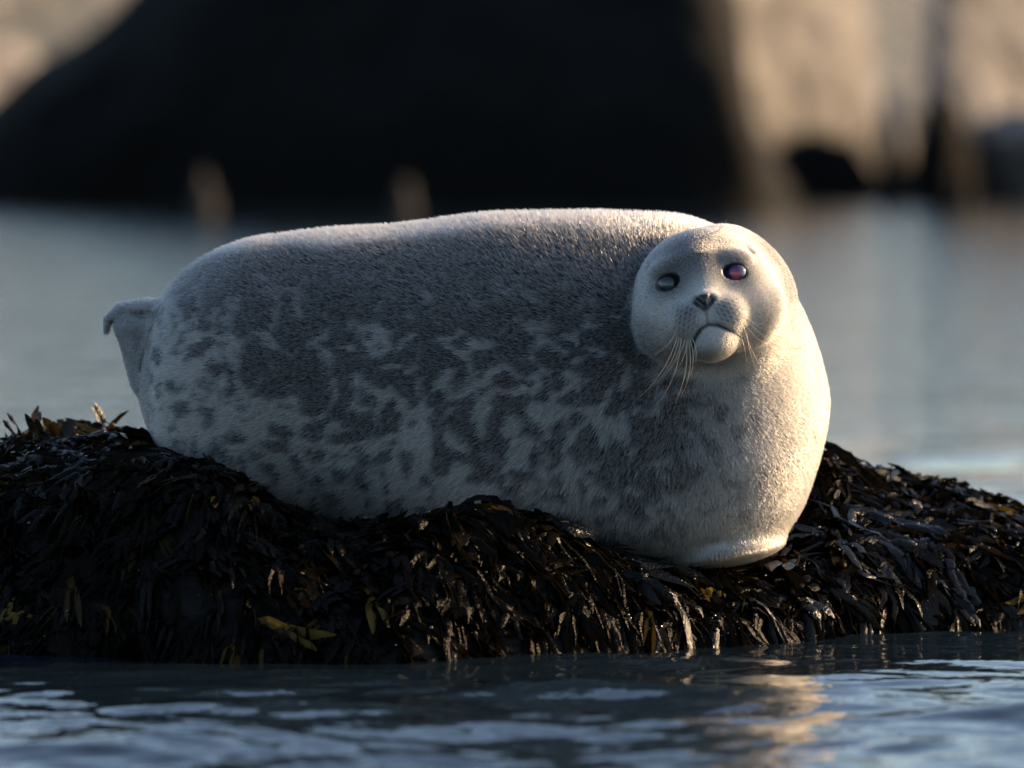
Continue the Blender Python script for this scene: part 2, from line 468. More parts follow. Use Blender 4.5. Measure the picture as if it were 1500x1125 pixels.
MOUTH = [[(0, -63, 129, 2.4), (-12, -68, 125, 2.8), (-24, -80, 116, 2.8), (-31, -95, 102, 2.2)],
         [(0, -63, 129, 2.4), (14, -66, 124, 2.2), (30, -75, 113, 1.6), (44, -82, 97, 0.8)]]
EYE = [np.array([-48.0, 13.0, 77.0]), np.array([48.0, 13.0, 77.0])]
EYE_R = 18.5
def f_seal(P):
    P = np.asarray(P, np.float32)
    d = f_body(P)
    neck = cap(P, (1056, 140, -452), (1040, 220, -580), 107, 169)
    d = smin(d, neck, 45)
    near = np.linalg.norm(P - HC, axis=1) < 210
    Q = to_head(P[near]).astype(np.float32)
    au = Q.copy(); au[:, 0] = np.abs(au[:, 0])
    h = ell(Q, (0, 4, 0), (104, 96, 104))
    h = smin(h, ell(au, (58, -40, 42), (48, 46, 52)), 40)               # cheeks
    h = smin(h, ell(Q, (0, -46, 76), (56, 46, 54)), 26)                 # muzzle base
    h = smin(h, cap(Q, (0, -22, 118), (0, 26, 82), 15, 30), 22)         # bridge
    h = smin(h, ell(au, (25, -47, 105), (28, 25, 27)), 13)              # whisker pads
    h = smin(h, ell(Q, (0, -29, 124), (19, 14, 15)), 9)                 # nose
    h = smin(h, ell(Q, (0, -84, 88), (34, 25, 36)), 16)                 # chin
    h = smin(h, ell(au, (46, 36, 76), (26, 13, 18)), 16)                # brow
    # eye sockets
    h = smax(h, -ell_tilt(au, (49, 13, 96), (17.5, 11.5, 13), -8), 5)
    # mouth line, philtrum, nostrils
    g = np.full(len(Q), 99.0, np.float32)
    for path in MOUTH:
        for a_, b_ in zip(path[:-1], path[1:]): g = np.minimum(g, cap(Q, a_[:3], b_[:3], a_[3], b_[3]))
    h = smax(h, -g, 5)
    h = smax(h, -cap(Q, (0, -38, 141), (0, -62, 132), 2.0, 2.2), 4)
    h = smax(h, -cap(au, (3.5, -39, 139), (13, -26, 134), 3.0, 5.2), 2.5)
    # ear hole
    h = smax(h, -cap(au, (73, 52, 55), (78, 46, 53), 3.0, 3.5), 5)
    kx = 20 + 40 * sstep(-40, 60, Q[:, 0]) * sstep(70, -10, Q[:, 2])
    d[near] = smin(d[near], h, kx)
    return d

def surface_nets(fn, lo, hi, h, band=40.0, coarse=8):
    lo, hi = np.array(lo, float), np.array(hi, float)
    nc = np.ceil((hi - lo) / (h * coarse)).astype(int)
    # coarse pass at block centres
    ax = [lo[i] + (np.arange(nc[i]) + 0.5) * h * coarse for i in range(3)]
    G = np.stack(np.meshgrid(*ax, indexing='ij'), -1).reshape(-1, 3)
    fc = fn(G).reshape(nc)
    act = np.abs(fc) < band
    N = nc * coarse
    F = np.repeat(np.repeat(np.repeat(fc, coarse, 0), coarse, 1), coarse, 2).astype(np.float32)
    A = np.repeat(np.repeat(np.repeat(act, coarse, 0), coarse, 1), coarse, 2)
    idx = np.argwhere(A)
    for s in range(0, len(idx), 1500000):
        ii = idx[s:s + 1500000]
        F[ii[:, 0], ii[:, 1], ii[:, 2]] = fn(lo + (ii + 0.5) * h)
    # active cells
    S = F < 0
    cnt = np.zeros(N - 1, np.int8)
    for a in (0, 1):
        for b in (0, 1):
            for c in (0, 1):
                cnt += S[a:N[0] - 1 + a, b:N[1] - 1 + b, c:N[2] - 1 + c]
    cells = np.argwhere((cnt > 0) & (cnt < 8))
    vid = -np.ones(N - 1, np.int32); vid[cells[:, 0], cells[:, 1], cells[:, 2]] = np.arange(len(cells))
    corner = {}
    for a in (0, 1):
        for b in (0, 1):
            for c in (0, 1):
                corner[a, b, c] = F[cells[:, 0] + a, cells[:, 1] + b, cells[:, 2] + c]
    acc = np.zeros((len(cells), 3)); num = np.zeros(len(cells))
    ks = list(corner)
    for p in ks:
        for ax_ in range(3):
            if p[ax_]: continue
            q = list(p); q[ax_] = 1; q = tuple(q)
            f0, f1 = corner[p], corner[q]; m = (f0 < 0) != (f1 < 0)
            t = np.where(m, f0 / np.where(m, f0 - f1, 1), 0)
            pt = np.tile(np.array(p, float), (len(cells), 1)); pt[:, ax_] = t
            acc[m] += pt[m]; num[m] += 1
    V = lo + (cells + acc / num[:, None] + 0.5) * h
    quads = []
    for ax_ in range(3):
        o1, o2 = [(1, 2), (2, 0), (0, 1)][ax_]
        sl0 = [slice(None)] * 3; sl1 = [slice(None)] * 3
        sl0[ax_] = slice(0, N[ax_] - 1); sl1[ax_] = slice(1, N[ax_])
        E = S[tuple(sl0)] != S[tuple(sl1)]
        e = np.argwhere(E)
        e = e[(e[:, o1] > 0) & (e[:, o2] > 0) & (e[:, o1] < N[o1] - 1) & (e[:, o2] < N[o2] - 1)]
        d1 = np.zeros(3, int); d1[o1] = 1; d2 = np.zeros(3, int); d2[o2] = 1
        g = lambda w: vid[w[:, 0], w[:, 1], w[:, 2]]
        q = np.stack([g(e - d1 - d2), g(e - d2), g(e), g(e - d1)], 1)
        ins = S[e[:, 0], e[:, 1], e[:, 2]]
        q[~ins] = q[~ins][:, ::-1]
        quads.append(q)
    Q = np.concatenate(quads); Q = Q[(Q >= 0).all(1)]
    return V, Q

def coat_masks(P):
    """regional colouring of the coat: dark ground, ring strength, bare skin; P in seal space"""
    X, py = P[:, 0], -P[:, 2]
    cz, rz, cy, ry = body_params(np.clip(X, 300, 1000))
    v = (py + cz) / rz                                                   # -1 back ... +1 belly
    wob = fbm(P, 0.010, 3) * 0.16
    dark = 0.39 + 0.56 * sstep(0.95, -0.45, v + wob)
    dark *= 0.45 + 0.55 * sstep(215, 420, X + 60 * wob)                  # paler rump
    dark *= 1 - 0.95 * sstep(-0.84, -0.97, v + 0.25 * wob)                # silvery ridge of the back, paled further to paint in the sunlit rim
    chest = sstep(960, 1110, X + 0.30 * (py - 560) + 120 * wob) * sstep(380, 520, py)
    dark = dark * (1 - chest) + 0.10 * chest
    shoulder = np.exp(-((X - 985) / 85) ** 2 - ((py - 630) / 95) ** 2)
    dark = np.clip(dark + 0.32 * shoulder, 0, 1)
    ring = sstep(-0.95, -0.30, v + 0.9 * wob) * (1 - 0.6 * chest)
    fl = sstep(226, 206, X); ring = ring * (1 - fl); dark = dark * (1 - fl) + 0.34 * fl
    q = to_head(P); au = np.abs(q[:, 0])
    hd = f_head_weight(P, q)
    capd = 0.55 * np.exp(-((q[:, 0] + 8) / 48) ** 2 - ((q[:, 1] - 52) / 36) ** 2) * (q[:, 2] > 0)
    capd += 0.42 * np.exp(-((au - 50) / 27) ** 2 - ((q[:, 1] - 8) / 22) ** 2) * (q[:, 2] > 30)
    capd += 0.20 * np.exp(-((au - 26) / 18) ** 2 - ((q[:, 1] + 42) / 14) ** 2) * (q[:, 2] > 80)
    du = (au - 10) + 0.35 * (q[:, 1] + 40); dw = q[:, 1] + 0.45 * au
    dots = np.exp(-(((du / 7.0) % 1 - 0.5) * 7 / 2.2) ** 2 - (((dw / 6.5) % 1 - 0.5) * 6.5 / 1.9) ** 2)
    capd += 0.6 * dots * np.exp(-((au - 30) / 17) ** 4 - ((q[:, 1] + 48) / 19) ** 4) * (q[:, 2] > 80)
    hdark = 0.14 + capd * (1 + 1.2 * wob)
    dark = dark * (1 - hd) + hdark * hd; ring = ring * (1 - hd)
    # bare dark skin: nose, nostrils, lips, lid rims, ear hole
    skin = np.zeros(len(P))
    fr = q[:, 2] > 60
    e = np.sqrt(((au - 49) / 19.5) ** 2 + ((q[:, 1] - 13) / 13.5) ** 2)
    skin = np.maximum(skin, sstep(1.12, 0.95, e) * fr)
    nose = np.sqrt((q[:, 0] / (10 + 8 * sstep(-44, -26, q[:, 1]))) ** 2 + ((q[:, 1] + 32) / 12.5) ** 2)
    skin = np.maximum(skin, sstep(1.15, 0.85, nose) * (q[:, 2] > 110))
    dm = np.full(len(P), 99.0)
    for path in MOUTH:
        for a, b in zip(path[:-1], path[1:]):
            a2, b2 = np.array(a[:2], float), np.array(b[:2], float); ab = b2 - a2
            w = q[:, :2] - a2; t = np.clip((w @ ab) / (ab @ ab), 0, 1)
            dm = np.minimum(dm, np.linalg.norm(w - t[:, None] * ab, axis=1) + 2.4 - (a[3] + (b[3] - a[3]) * t))
    skin = np.maximum(skin, sstep(4.0, 1.2, dm) * (q[:, 2] > 80))
    ph = np.maximum(np.abs(q[:, 0]) / 2.3, np.abs(q[:, 1] + 50) / 14)
    skin = np.maximum(skin, 0.5 * sstep(1.2, 0.7, ph) * (q[:, 2] > 110))
    ear = np.linalg.norm(np.stack([au - 76, (q[:, 1] - 49) * 0.7, q[:, 2] - 54], 1), axis=1)
    skin = np.maximum(skin, sstep(9, 3, ear) * 0.9)
    return np.clip(dark, 0, 1), np.clip(ring, 0, 1), np.clip(skin, 0, 1)

def f_head_weight(P, q):
    d = ell(q.astype(np.float32), (0, -10, 20), (106, 106, 112))
    d = np.minimum(d, ell(q.astype(np.float32), (0, -54, 92), (70, 62, 62)))
    return sstep(22, -2, d) * sstep(-60, 0, q[:, 2] + 20)

def coat_group():
    g = bpy.data.node_groups.new('seal_coat', 'ShaderNodeTree')
    g.interface.new_socket('Vector', in_out='INPUT', socket_type='NodeSocketVector')
    for s in ('Dark', 'Ring', 'Skin', 'Random'): g.interface.new_socket(s, in_out='INPUT', socket_type='NodeSocketFloat')
    g.interface.new_socket('Color', in_out='OUTPUT', socket_type='NodeSocketColor')
    n, l = g.nodes, g.links
    gi, go = n.new('NodeGroupInput'), n.new('NodeGroupOutput')
    def math_(op, a, b=None, c=None, clamp=False):
        m = n.new('ShaderNodeMath'); m.operation = op; m.use_clamp = clamp
        for k, s in enumerate((a, b, c)):
            if s is None: continue
            if isinstance(s, (int, float)): m.inputs[k].default_value = s
            else: l.new(s, m.inputs[k])
        return m.outputs[0]
    nz = n.new('ShaderNodeTexNoise'); nz.inputs['Scale'].default_value = 13; nz.inputs['Detail'].default_value = 3
    l.new(gi.outputs['Vector'], nz.inputs['Vector'])
    sb = n.new('ShaderNodeVectorMath'); sb.operation = 'SUBTRACT'; l.new(nz.outputs['Color'], sb.inputs[0]); sb.inputs[1].default_value = (0.5, 0.5, 0.5)
    sc = n.new('ShaderNodeVectorMath'); sc.operation = 'SCALE'; l.new(sb.outputs[0], sc.inputs[0]); sc.inputs['Scale'].default_value = 0.10
    ad = n.new('ShaderNodeVectorMath'); ad.operation = 'ADD'; l.new(gi.outputs['Vector'], ad.inputs[0]); l.new(sc.outputs[0], ad.inputs[1])
    vo = n.new('ShaderNodeTexVoronoi'); vo.feature = 'DISTANCE_TO_EDGE'; vo.inputs['Scale'].default_value = 20; l.new(ad.outputs[0], vo.inputs['Vector'])
    mr = n.new('ShaderNodeMapRange'); mr.interpolation_type = 'SMOOTHSTEP'
    l.new(vo.outputs['Distance'], mr.inputs['Value']); mr.inputs['From Min'].default_value = 0.0; mr.inputs['From Max'].default_value = 0.30
    n2 = n.new('ShaderNodeTexNoise'); n2.inputs['Scale'].default_value = 31; n2.inputs['Detail'].default_value = 3; l.new(gi.outputs['Vector'], n2.inputs['Vector'])
    n3 = n.new('ShaderNodeTexNoise'); n3.inputs['Scale'].default_value = 10; n3.inputs['Detail'].default_value = 2; l.new(gi.outputs['Vector'], n3.inputs['Vector'])
    base = math_('MULTIPLY_ADD', math_('SUBTRACT', n3.outputs['Fac'], 0.5), 0.5, gi.outputs['Dark'])
    # blotch field: 0 on the pale rings .. 1 inside a blotch; the darker the region, the more of it counts as blotch
    n4 = n.new('ShaderNodeTexNoise'); n4.inputs['Scale'].default_value = 19; n4.inputs['Detail'].default_value = 1.5; l.new(ad.outputs[0], n4.inputs['Vector'])
    worm = n.new('ShaderNodeMapRange'); worm.interpolation_type = 'SMOOTHSTEP'
    l.new(math_('ABSOLUTE', math_('SUBTRACT', n4.outputs['Fac'], 0.5)), worm.inputs['Value']); worm.inputs['From Max'].default_value = 0.11
    fld = math_('MULTIPLY_ADD', worm.outputs[0], 0.5, math_('MULTIPLY', mr.outputs[0], 0.6))
    fld = math_('MULTIPLY_ADD', math_('SUBTRACT', n2.outputs['Fac'], 0.5), 0.9, fld)
    thr = math_('MULTIPLY_ADD', base, -0.70, 0.96)
    bl = n.new('ShaderNodeMapRange'); bl.interpolation_type = 'SMOOTHSTEP'
    l.new(math_('SUBTRACT', fld, thr), bl.inputs['Value']); bl.inputs['From Min'].default_value = -0.2; bl.inputs['From Max'].default_value = 0.2
    pal = math_('MULTIPLY', base, 0.36); drk = math_('MULTIPLY_ADD', base, 0.42, 0.50)
    pat = math_('MULTIPLY_ADD', bl.outputs[0], math_('SUBTRACT', drk, pal), pal)
    D = math_('MULTIPLY_ADD', math_('SUBTRACT', pat, base), gi.outputs['Ring'], base)
    D = math_('ADD', D, math_('MULTIPLY', math_('SUBTRACT', gi.outputs['Random'], 0.5), 0.42))
    D = math_('MULTIPLY', D, 1.0, None, True)
    r = ramp(n, [(0.0, (0.60, 0.575, 0.53)), (0.35, (0.23, 0.23, 0.23)), (0.7, (0.04, 0.043, 0.05)), (1.0, (0.010, 0.011, 0.014))])
    l.new(D, r.inputs[0])
    mx = n.new('ShaderNodeMix'); mx.data_type = 'RGBA'
    l.new(gi.outputs['Skin'], mx.inputs[0]); l.new(r.outputs[0], mx.inputs[6]); mx.inputs[7].default_value = (0.016, 0.016, 0.019, 1)
    l.new(mx.outputs[2], go.inputs['Color'])
    return g
COAT = coat_group()

def coat_nodes(n, l, rnd):
    gn = n.new('ShaderNodeGroup'); gn.node_tree = COAT
    for s, a in (('Vector', 'root'), ('Dark', 'dark'), ('Ring', 'ring'), ('Skin', 'skin')):
        at = n.new('ShaderNodeAttribute'); at.attribute_name = a
        l.new(at.outputs['Vector' if s == 'Vector' else 'Fac'], gn.inputs[s])
    if rnd is None: gn.inputs['Random'].default_value = 0.5
    else: l.new(rnd, gn.inputs['Random'])
    return gn.outputs[0]

def make_skin_mat():
    m, n, l, b = new_mat('seal_skin')
    col = coat_nodes(n, l, None)
    l.new(col, b.inputs['Base Color']); b.inputs['Roughness'].default_value = 0.62
    at = n.new('ShaderNodeAttribute'); at.attribute_name = 'skin'
    mr = n.new('ShaderNodeMapRange'); l.new(at.outputs['Fac'], mr.inputs['Value']); mr.inputs['To Min'].default_value = 0.7; mr.inputs['To Max'].default_value = 0.35
    l.new(mr.outputs[0], b.inputs['Roughness'])
    return m

def make_fur_mat():
    m, n, l, b = new_mat('seal_fur')
    n.remove(b)
    hi = n.new('ShaderNodeHairInfo')
    col = coat_nodes(n, l, hi.outputs['Random'])
    h = n.new('ShaderNodeBsdfHairPrincipled'); h.model = 'CHIANG'; h.parametrization = 'COLOR'
    mt = n.new('ShaderNodeMix'); mt.data_type = 'RGBA'
    mi = n.new('ShaderNodeMapRange'); l.new(hi.outputs['Intercept'], mi.inputs['Value']); mi.inputs['From Min'].default_value = 0.45; mi.inputs['To Max'].default_value = 0.5
    l.new(mi.outputs[0], mt.inputs[0]); l.new(col, mt.inputs[6]); mt.inputs[7].default_value = (0.66, 0.62, 0.55, 1)
    l.new(mt.outputs[2], h.inputs['Color'])
    h.inputs['Roughness'].default_value = 0.32; h.inputs['Radial Roughness'].default_value = 0.5
    h.inputs['Random Roughness'].default_value = 0.2
    tr = n.new('ShaderNodeBsdfTranslucent'); l.new(mt.outputs[2], tr.inputs['Color'])
    ms = n.new('ShaderNodeMixShader'); ms.inputs[0].default_value = 0.2; l.new(h.outputs[0], ms.inputs[1]); l.new(tr.outputs[0], ms.inputs[2])
    df = n.new('ShaderNodeBsdfDiffuse'); l.new(mt.outputs[2], df.inputs['Color'])
    m2 = n.new('ShaderNodeMixShader'); m2.inputs[0].default_value = 0.22; l.new(ms.outputs[0], m2.inputs[1]); l.new(df.outputs[0], m2.inputs[2])
    l.new(m2.outputs[0], n['Material Output'].inputs['Surface'])
    return m
M_SKIN, M_FUR = make_skin_mat(), make_fur_mat()

def build_seal():
    V, Q = surface_nets(f_seal, (120, -110, -860), (1236, 620, -300), 3.0)
    root_loc = Vector((0.05, 0.52, 0.10))
    seal = empty('seal', root_loc)
    tag(seal, 'plump grey seal with ringed pale coat lying on seaweed rock, head turned', 'seal')
    # tidy the net a little, keep the face crisp
    nv = len(V)
    keep = (np.linalg.norm(V - HC, axis=1) < 170)
    E = np.concatenate([Q[:, [0, 1]], Q[:, [1, 2]], Q[:, [2, 3]], Q[:, [3, 0]]])
    deg = np.bincount(E.ravel(), minlength=nv)[:, None]
    for it in range(3):
        acc = np.zeros_like(V)
        for k in range(3):
            acc[:, k] = np.bincount(E[:, 0], V[E[:, 1], k], nv) + np.bincount(E[:, 1], V[E[:, 0], k], nv)
        avg = acc / np.maximum(deg, 1)
        w = np.where(keep, 0.25 if it == 0 else 0.0, np.where(V[:, 0] < 228, 0.15, 0.6))[:, None]
        V = V + (avg - V) * w
    W = seal_to_world(V) - np.array(root_loc)
    body = big_mesh('body', W, Q, M_SKIN, seal)
    me = body.data
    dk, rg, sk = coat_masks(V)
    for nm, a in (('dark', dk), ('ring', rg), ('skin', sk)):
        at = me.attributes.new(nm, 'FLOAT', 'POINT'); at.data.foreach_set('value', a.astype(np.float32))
    at = me.attributes.new('root', 'FLOAT_VECTOR', 'POINT'); at.data.foreach_set('vector', (V * 0.001).astype(np.float32).ravel())

    # ---- fur
    p0, p1, p2, p3 = (V[Q[:, k]] for k in range(4))
    nq = np.cross(p2 - p0, p3 - p1); area = np.linalg.norm(nq, axis=1) / 2; nq /= np.maximum(area * 2, 1e-9)[:, None]
    cen = (p0 + p1 + p2 + p3) / 4
    qh = to_head(cen)
    headw = f_head_weight(cen, qh)
    wt = area * np.where(nq[:, 1] > 0.35, 0.25, 1.0) * (1 + 2.2 * headw) * (1 + 1.8 * sstep(930, 1080, cen[:, 0])) * np.where(cen[:, 2] < -845, 0.0, 1.0)
    NH = 580000
    pick = rng.choice(len(Q), NH, p=wt / wt.sum())
    a, b = rng.random(NH), rng.random(NH)
    P = (p0[pick] * ((1 - a) * (1 - b))[:, None] + p1[pick] * (a * (1 - b))[:, None] + p2[pick] * (a * b)[:, None] + p3[pick] * ((1 - a) * b)[:, None])
    # smooth normals from the field
    e = 2.0; Nn = np.zeros_like(P)
    for k in range(3):
        d = np.zeros(3); d[k] = e
        Nn[:, k] = f_seal(P + d) - f_seal(P - d)
    Nn /= np.maximum(np.linalg.norm(Nn, axis=1, keepdims=True), 1e-9)
    dk, rg, sk = coat_masks(P)
    ok = sk < 0.35
    P, Nn, dk, rg, sk = P[ok], Nn[ok], dk[ok], rg[ok], sk[ok]; n = len(P)
    q = to_head(P); hw = f_head_weight(P, q)
    nose = from_head([0, -30, 132])
    flow = P - nose; flow /= np.linalg.norm(flow, axis=1, keepdims=True)
    flow[:, 2] += np.where(P[:, 0] < 900, 0.10 * np.sin(P[:, 0] * 0.02), 0)
    wob = np.stack([fbm(P + 100 * k, 0.02, 2) for k in range(3)], 1)
    tame = sstep(950, 1080, P[:, 0])[:, None]
    flow += (wob * 0.13 + rng.normal(0, 0.13, P.shape)) * (1 - 0.7 * tame)
    T = flow - Nn * (flow * Nn).sum(1, keepdims=True); T /= np.maximum(np.linalg.norm(T, axis=1, keepdims=True), 1e-6)
    L = (13.5 * (1 - hw) + 5.5 * hw) * rng.uniform(0.65, 1.2, n)
    nd = np.linalg.norm(q - np.array([0, -40, 120]), axis=1); L *= 0.45 + 0.55 * sstep(25, 90, nd)
    L = L * (1 - 0.5 * sstep(960, 1120, P[:, 0]))
    L = L * (0.35 + 0.65 * sstep(205, 260, P[:, 0]))
    lift = np.radians((24 + rng.normal(0, 7, n)) * (1 + 0.1 * tame[:, 0]) + 24 * sstep(0.7, 0.98, Nn[:, 2]) * (1 - hw))
    M = 4
    pts = np.zeros((n, M, 3))
    cur = P - Nn * 0.5
    for k in range(M):
        pts[:, k] = cur
        ang = lift * (1.25 - 0.3 * k)
        cur = cur + (T * np.cos(ang)[:, None] + Nn * np.sin(ang)[:, None]) * (L / (M - 1))[:, None]
    Wp = (seal_to_world(pts) - np.array(root_loc)).reshape(-1, 3)
    hc = bpy.data.hair_curves.new('fur')
    hc.add_curves([M] * n)
    hc.attributes['position'].data.foreach_set('vector', Wp.astype(np.float32).ravel())
    rad = np.tile(np.array([0.46, 0.45, 0.36, 0.10]) * 0.001, (n, 1)) * (np.where(hw > 0.5, 0.75, 1.0) * (1 - 0.35 * tame[:, 0] * (1 - hw)))[:, None]
    ra = hc.attributes.get('radius') or hc.attributes.new('radius', 'FLOAT', 'POINT')
    ra.data.foreach_set('value', rad.astype(np.float32).ravel())
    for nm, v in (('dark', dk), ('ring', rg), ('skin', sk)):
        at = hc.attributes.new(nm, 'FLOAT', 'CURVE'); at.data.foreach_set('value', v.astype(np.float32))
    at = hc.attributes.new('root', 'FLOAT_VECTOR', 'CURVE'); at.data.foreach_set('vector', (P * 0.001).astype(np.float32).ravel())
    hc.materials.append(M_FUR)
    fo = bpy.data.objects.new('fur', hc); link(fo, seal); tag(fo, kind='stuff')

    # ---- eyes
    for k, ec in enumerate(EYE):
        m, nn, l, bs = new_mat('seal_eye')
        tc = nn.new('ShaderNodeTexCoord')
        vl = nn.new('ShaderNodeVectorMath'); vl.operation = 'LENGTH'
        mp = nn.new('ShaderNodeMapping'); mp.vector_type = 'POINT'
        l.new(tc.outputs['Object'], mp.inputs['Vector'])
        mp.inputs['Scale'].default_value = (1, 0, 1)
        nz = nn.new('ShaderNodeTexNoise'); nz.inputs['Scale'].default_value = 160; nz.inputs['Detail'].default_value = 2
        l.new(tc.outputs['Object'], nz.inputs['Vector'])
        l.new(mp.outputs[0], vl.inputs[0])
        ma = nn.new('ShaderNodeMath'); ma.operation = 'MULTIPLY_ADD'; l.new(nz.outputs['Fac'], ma.inputs[0]); ma.inputs[1].default_value = 0.009
        l.new(vl.outputs['Value'], ma.inputs[2])
        if k == 1: st = [(0.006, (0.50, 0.06, 0.05)), (0.0105, (0.30, 0.045, 0.08)), (0.0135, (0.06, 0.03, 0.12)), (0.0185, (0.012, 0.012, 0.03))]  # red eyeshine reflection painted into the base colour
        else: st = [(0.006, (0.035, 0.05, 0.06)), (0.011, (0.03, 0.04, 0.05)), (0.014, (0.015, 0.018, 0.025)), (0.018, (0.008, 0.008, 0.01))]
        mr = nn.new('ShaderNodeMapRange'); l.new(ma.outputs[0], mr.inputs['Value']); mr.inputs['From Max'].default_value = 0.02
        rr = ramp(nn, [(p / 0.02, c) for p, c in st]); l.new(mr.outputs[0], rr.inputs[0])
        l.new(rr.outputs[0], bs.inputs['Base Color']); bs.inputs['Roughness'].default_value = 0.08
        bs.inputs['Coat Weight'].default_value = 0.4; bs.inputs['Coat Roughness'].default_value = 0.03
        Ve, Fe = [], []
        NU, NVv = 28, 18
        for i in range(NVv + 1):
            th = math.pi * i / NVv
            for j in range(NU):
                ph = 2 * math.pi * j / NU
                d = np.array([math.sin(th) * math.cos(ph), -math.cos(th), math.sin(th) * math.sin(ph)])
                bul = 1.0
                Ve.append(d * EYE_R * 0.001 * bul)
        for i in range(NVv):
            for j in range(NU):
                Fe.append((i * NU + j, i * NU + (j + 1) % NU, (i + 1) * NU + (j + 1) % NU, (i + 1) * NU + j))
        o = mesh_obj('eye', np.array(Ve), Fe, m, seal)
        o.location = Vector(seal_to_world(from_head(ec))) - root_loc
        o['label'] = 'eye with a reddish purple shine painted in its colour' if k == 1 else 'dark blue grey eye in shade'

    # ---- whiskers
    mw, nn, l, bs = new_mat('whisker'); bs.inputs['Base Color'].default_value = (0.62, 0.50, 0.36, 1); bs.inputs['Roughness'].default_value = 0.35
    bs.inputs['Transmission Weight'].default_value = 0.15
    def whisker(pts, r0):
        pts = np.array(pts); n = len(pts); Vw, Fw = [], []
        for i in range(n):
            d = pts[min(i + 1, n - 1)] - pts[max(i - 1, 0)]; d /= np.linalg.norm(d)
            s = np.cross(d, [0.2, 1, 0.1]); s /= np.linalg.norm(s); t = np.cross(d, s)
            rr_ = r0 * (1 - 0.85 * i / (n - 1)) * (1 + 0.12 * math.sin(i * 2.4))
            for j in range(5):
                a_ = 2 * math.pi * j / 5; Vw.append(pts[i] + (s * math.cos(a_) + t * math.sin(a_)) * rr_)
        for i in range(n - 1):
            for j in range(5): Fw.append((i * 5 + j, i * 5 + (j + 1) % 5, (i + 1) * 5 + (j + 1) % 5, (i + 1) * 5 + j))
        mesh_obj('whisker', seal_to_world(np.array(Vw)) - np.array(root_loc), Fw, mw, seal)
    def surf(px, py):
        ys = np.arange(-120, 250, 1.0)
        P_ = np.stack([np.full_like(ys, px), ys, np.full_like(ys, -py)], 1); f = f_seal(P_)
        return ys[np.argmax(f < 0)]
    def wh(x0, y0, x1, y1, bow, out, r=0.75):
        """root pixel, tip pixel, sideways bow in pixels, how far the tip stands out from the face"""
        d0 = surf(x0, y0) + 1.5
        A, B = np.array([x0, d0, -y0]), np.array([x1, min(d0 + 10, surf(x1, y1) - 4) - out, -y1])
        side = np.array([-(B - A)[2], 0, (B - A)[0]]); side /= np.linalg.norm(side) + 1e-9
        whisker([A + (B - A) * t + side * bow * 4 * t * (1 - t) + np.array([0, -12 * math.sin(math.pi * t), 0]) for t in np.linspace(0, 1, 12)], r)
    for a_ in [(988, 480, 926, 577, 9, 8), (990, 483, 946, 560, 8, 12), (994, 486, 960, 550, 5, 14), (992, 484, 963, 575, 7, 16), (998, 487, 975, 532, 3, 16),
               (999, 488, 983, 579, 7, 18), (1002, 489, 981, 540, 3, 12), (1003, 489, 994, 566, 6, 16), (1005, 488, 1003, 546, 5, 14), (1008, 486, 1011, 528, 4, 12),
               (986, 476, 950, 512, 4, 12)]:
        wh(*a_, r=0.72)
    for a_ in [(985, 462, 938, 487, 4, 12), (982, 470, 926, 500, 5, 12), (990, 456, 952, 458, 3, 10),
               (1075, 448, 1177, 496, -9, 16), (1078, 452, 1180, 520, -9, 18), (1078, 456, 1160, 470, -6, 14), (1074, 442, 1120, 441, -4, 12), (1080, 462, 1135, 508, -5, 10),
               (1082, 470, 1120, 545, -5, 8), (1076, 478, 1086, 536, 3, 8), (1086, 476, 1108, 548, -4, 6)]:
        wh(*a_, r=0.38)
    for a_ in [(1046, 334, 1055, 314, -3, 6), (1049, 335, 1052, 320, 2, 6), (1031, 357, 1030, 345, 1, 8)]:
        wh(*a_, r=0.35)
build_seal()

# ------------------------------------------------------------------ background shore
def make_boulder_mat(name, dry, wet, tide, rough=0.85, lichen=None):
    m, n, l, b = new_mat(name)
    g = n.new('ShaderNodeNewGeometry'); sp = n.new('ShaderNodeSeparateXYZ'); l.new(g.outputs['Position'], sp.inputs[0])
    t = n.new('ShaderNodeTexNoise'); t.inputs['Scale'].default_value = 3.0; t.inputs['Detail'].default_value = 7; l.new(g.outputs['Position'], t.inputs['Vector'])
    r = ramp(n, [(0.3, tuple(c * 0.6 for c in dry)), (0.7, tuple(min(1, c * 1.25) for c in dry))]); l.new(t.outputs['Fac'], r.inputs[0])
    ma = n.new('ShaderNodeMath'); ma.operation = 'MULTIPLY_ADD'; l.new(t.outputs['Fac'], ma.inputs[0]); ma.inputs[1].default_value = -0.5; l.new(sp.outputs['Z'], ma.inputs[2])
    mr = n.new('ShaderNodeMapRange'); l.new(ma.outputs[0], mr.inputs['Value']); mr.inputs['From Min'].default_value = tide - 0.33; mr.inputs['From Max'].default_value = tide - 0.18
    mx = n.new('ShaderNodeMix'); mx.data_type = 'RGBA'; l.new(mr.outputs[0], mx.inputs[0]); mx.inputs[6].default_value = (*wet, 1); l.new(r.outputs[0], mx.inputs[7])
    l.new(mx.outputs[2], b.inputs['Base Color']); b.inputs['Roughness'].default_value = rough
    bp = n.new('ShaderNodeBump'); bp.inputs['Distance'].default_value = 0.15; l.new(t.outputs['Fac'], bp.inputs['Height']); l.new(bp.outputs[0], b.inputs['Normal'])
    return m
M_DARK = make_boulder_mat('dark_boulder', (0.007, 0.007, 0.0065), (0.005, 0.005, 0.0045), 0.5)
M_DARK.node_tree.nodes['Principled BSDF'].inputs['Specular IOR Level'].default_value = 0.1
M_TAN = make_boulder_mat('tan_boulder', (0.165, 0.155, 0.145), (0.02, 0.018, 0.014), 0.42)
M_GREY = make_boulder_mat('grey_boulder', (0.20, 0.19, 0.175), (0.02, 0.018, 0.014), 0.35)

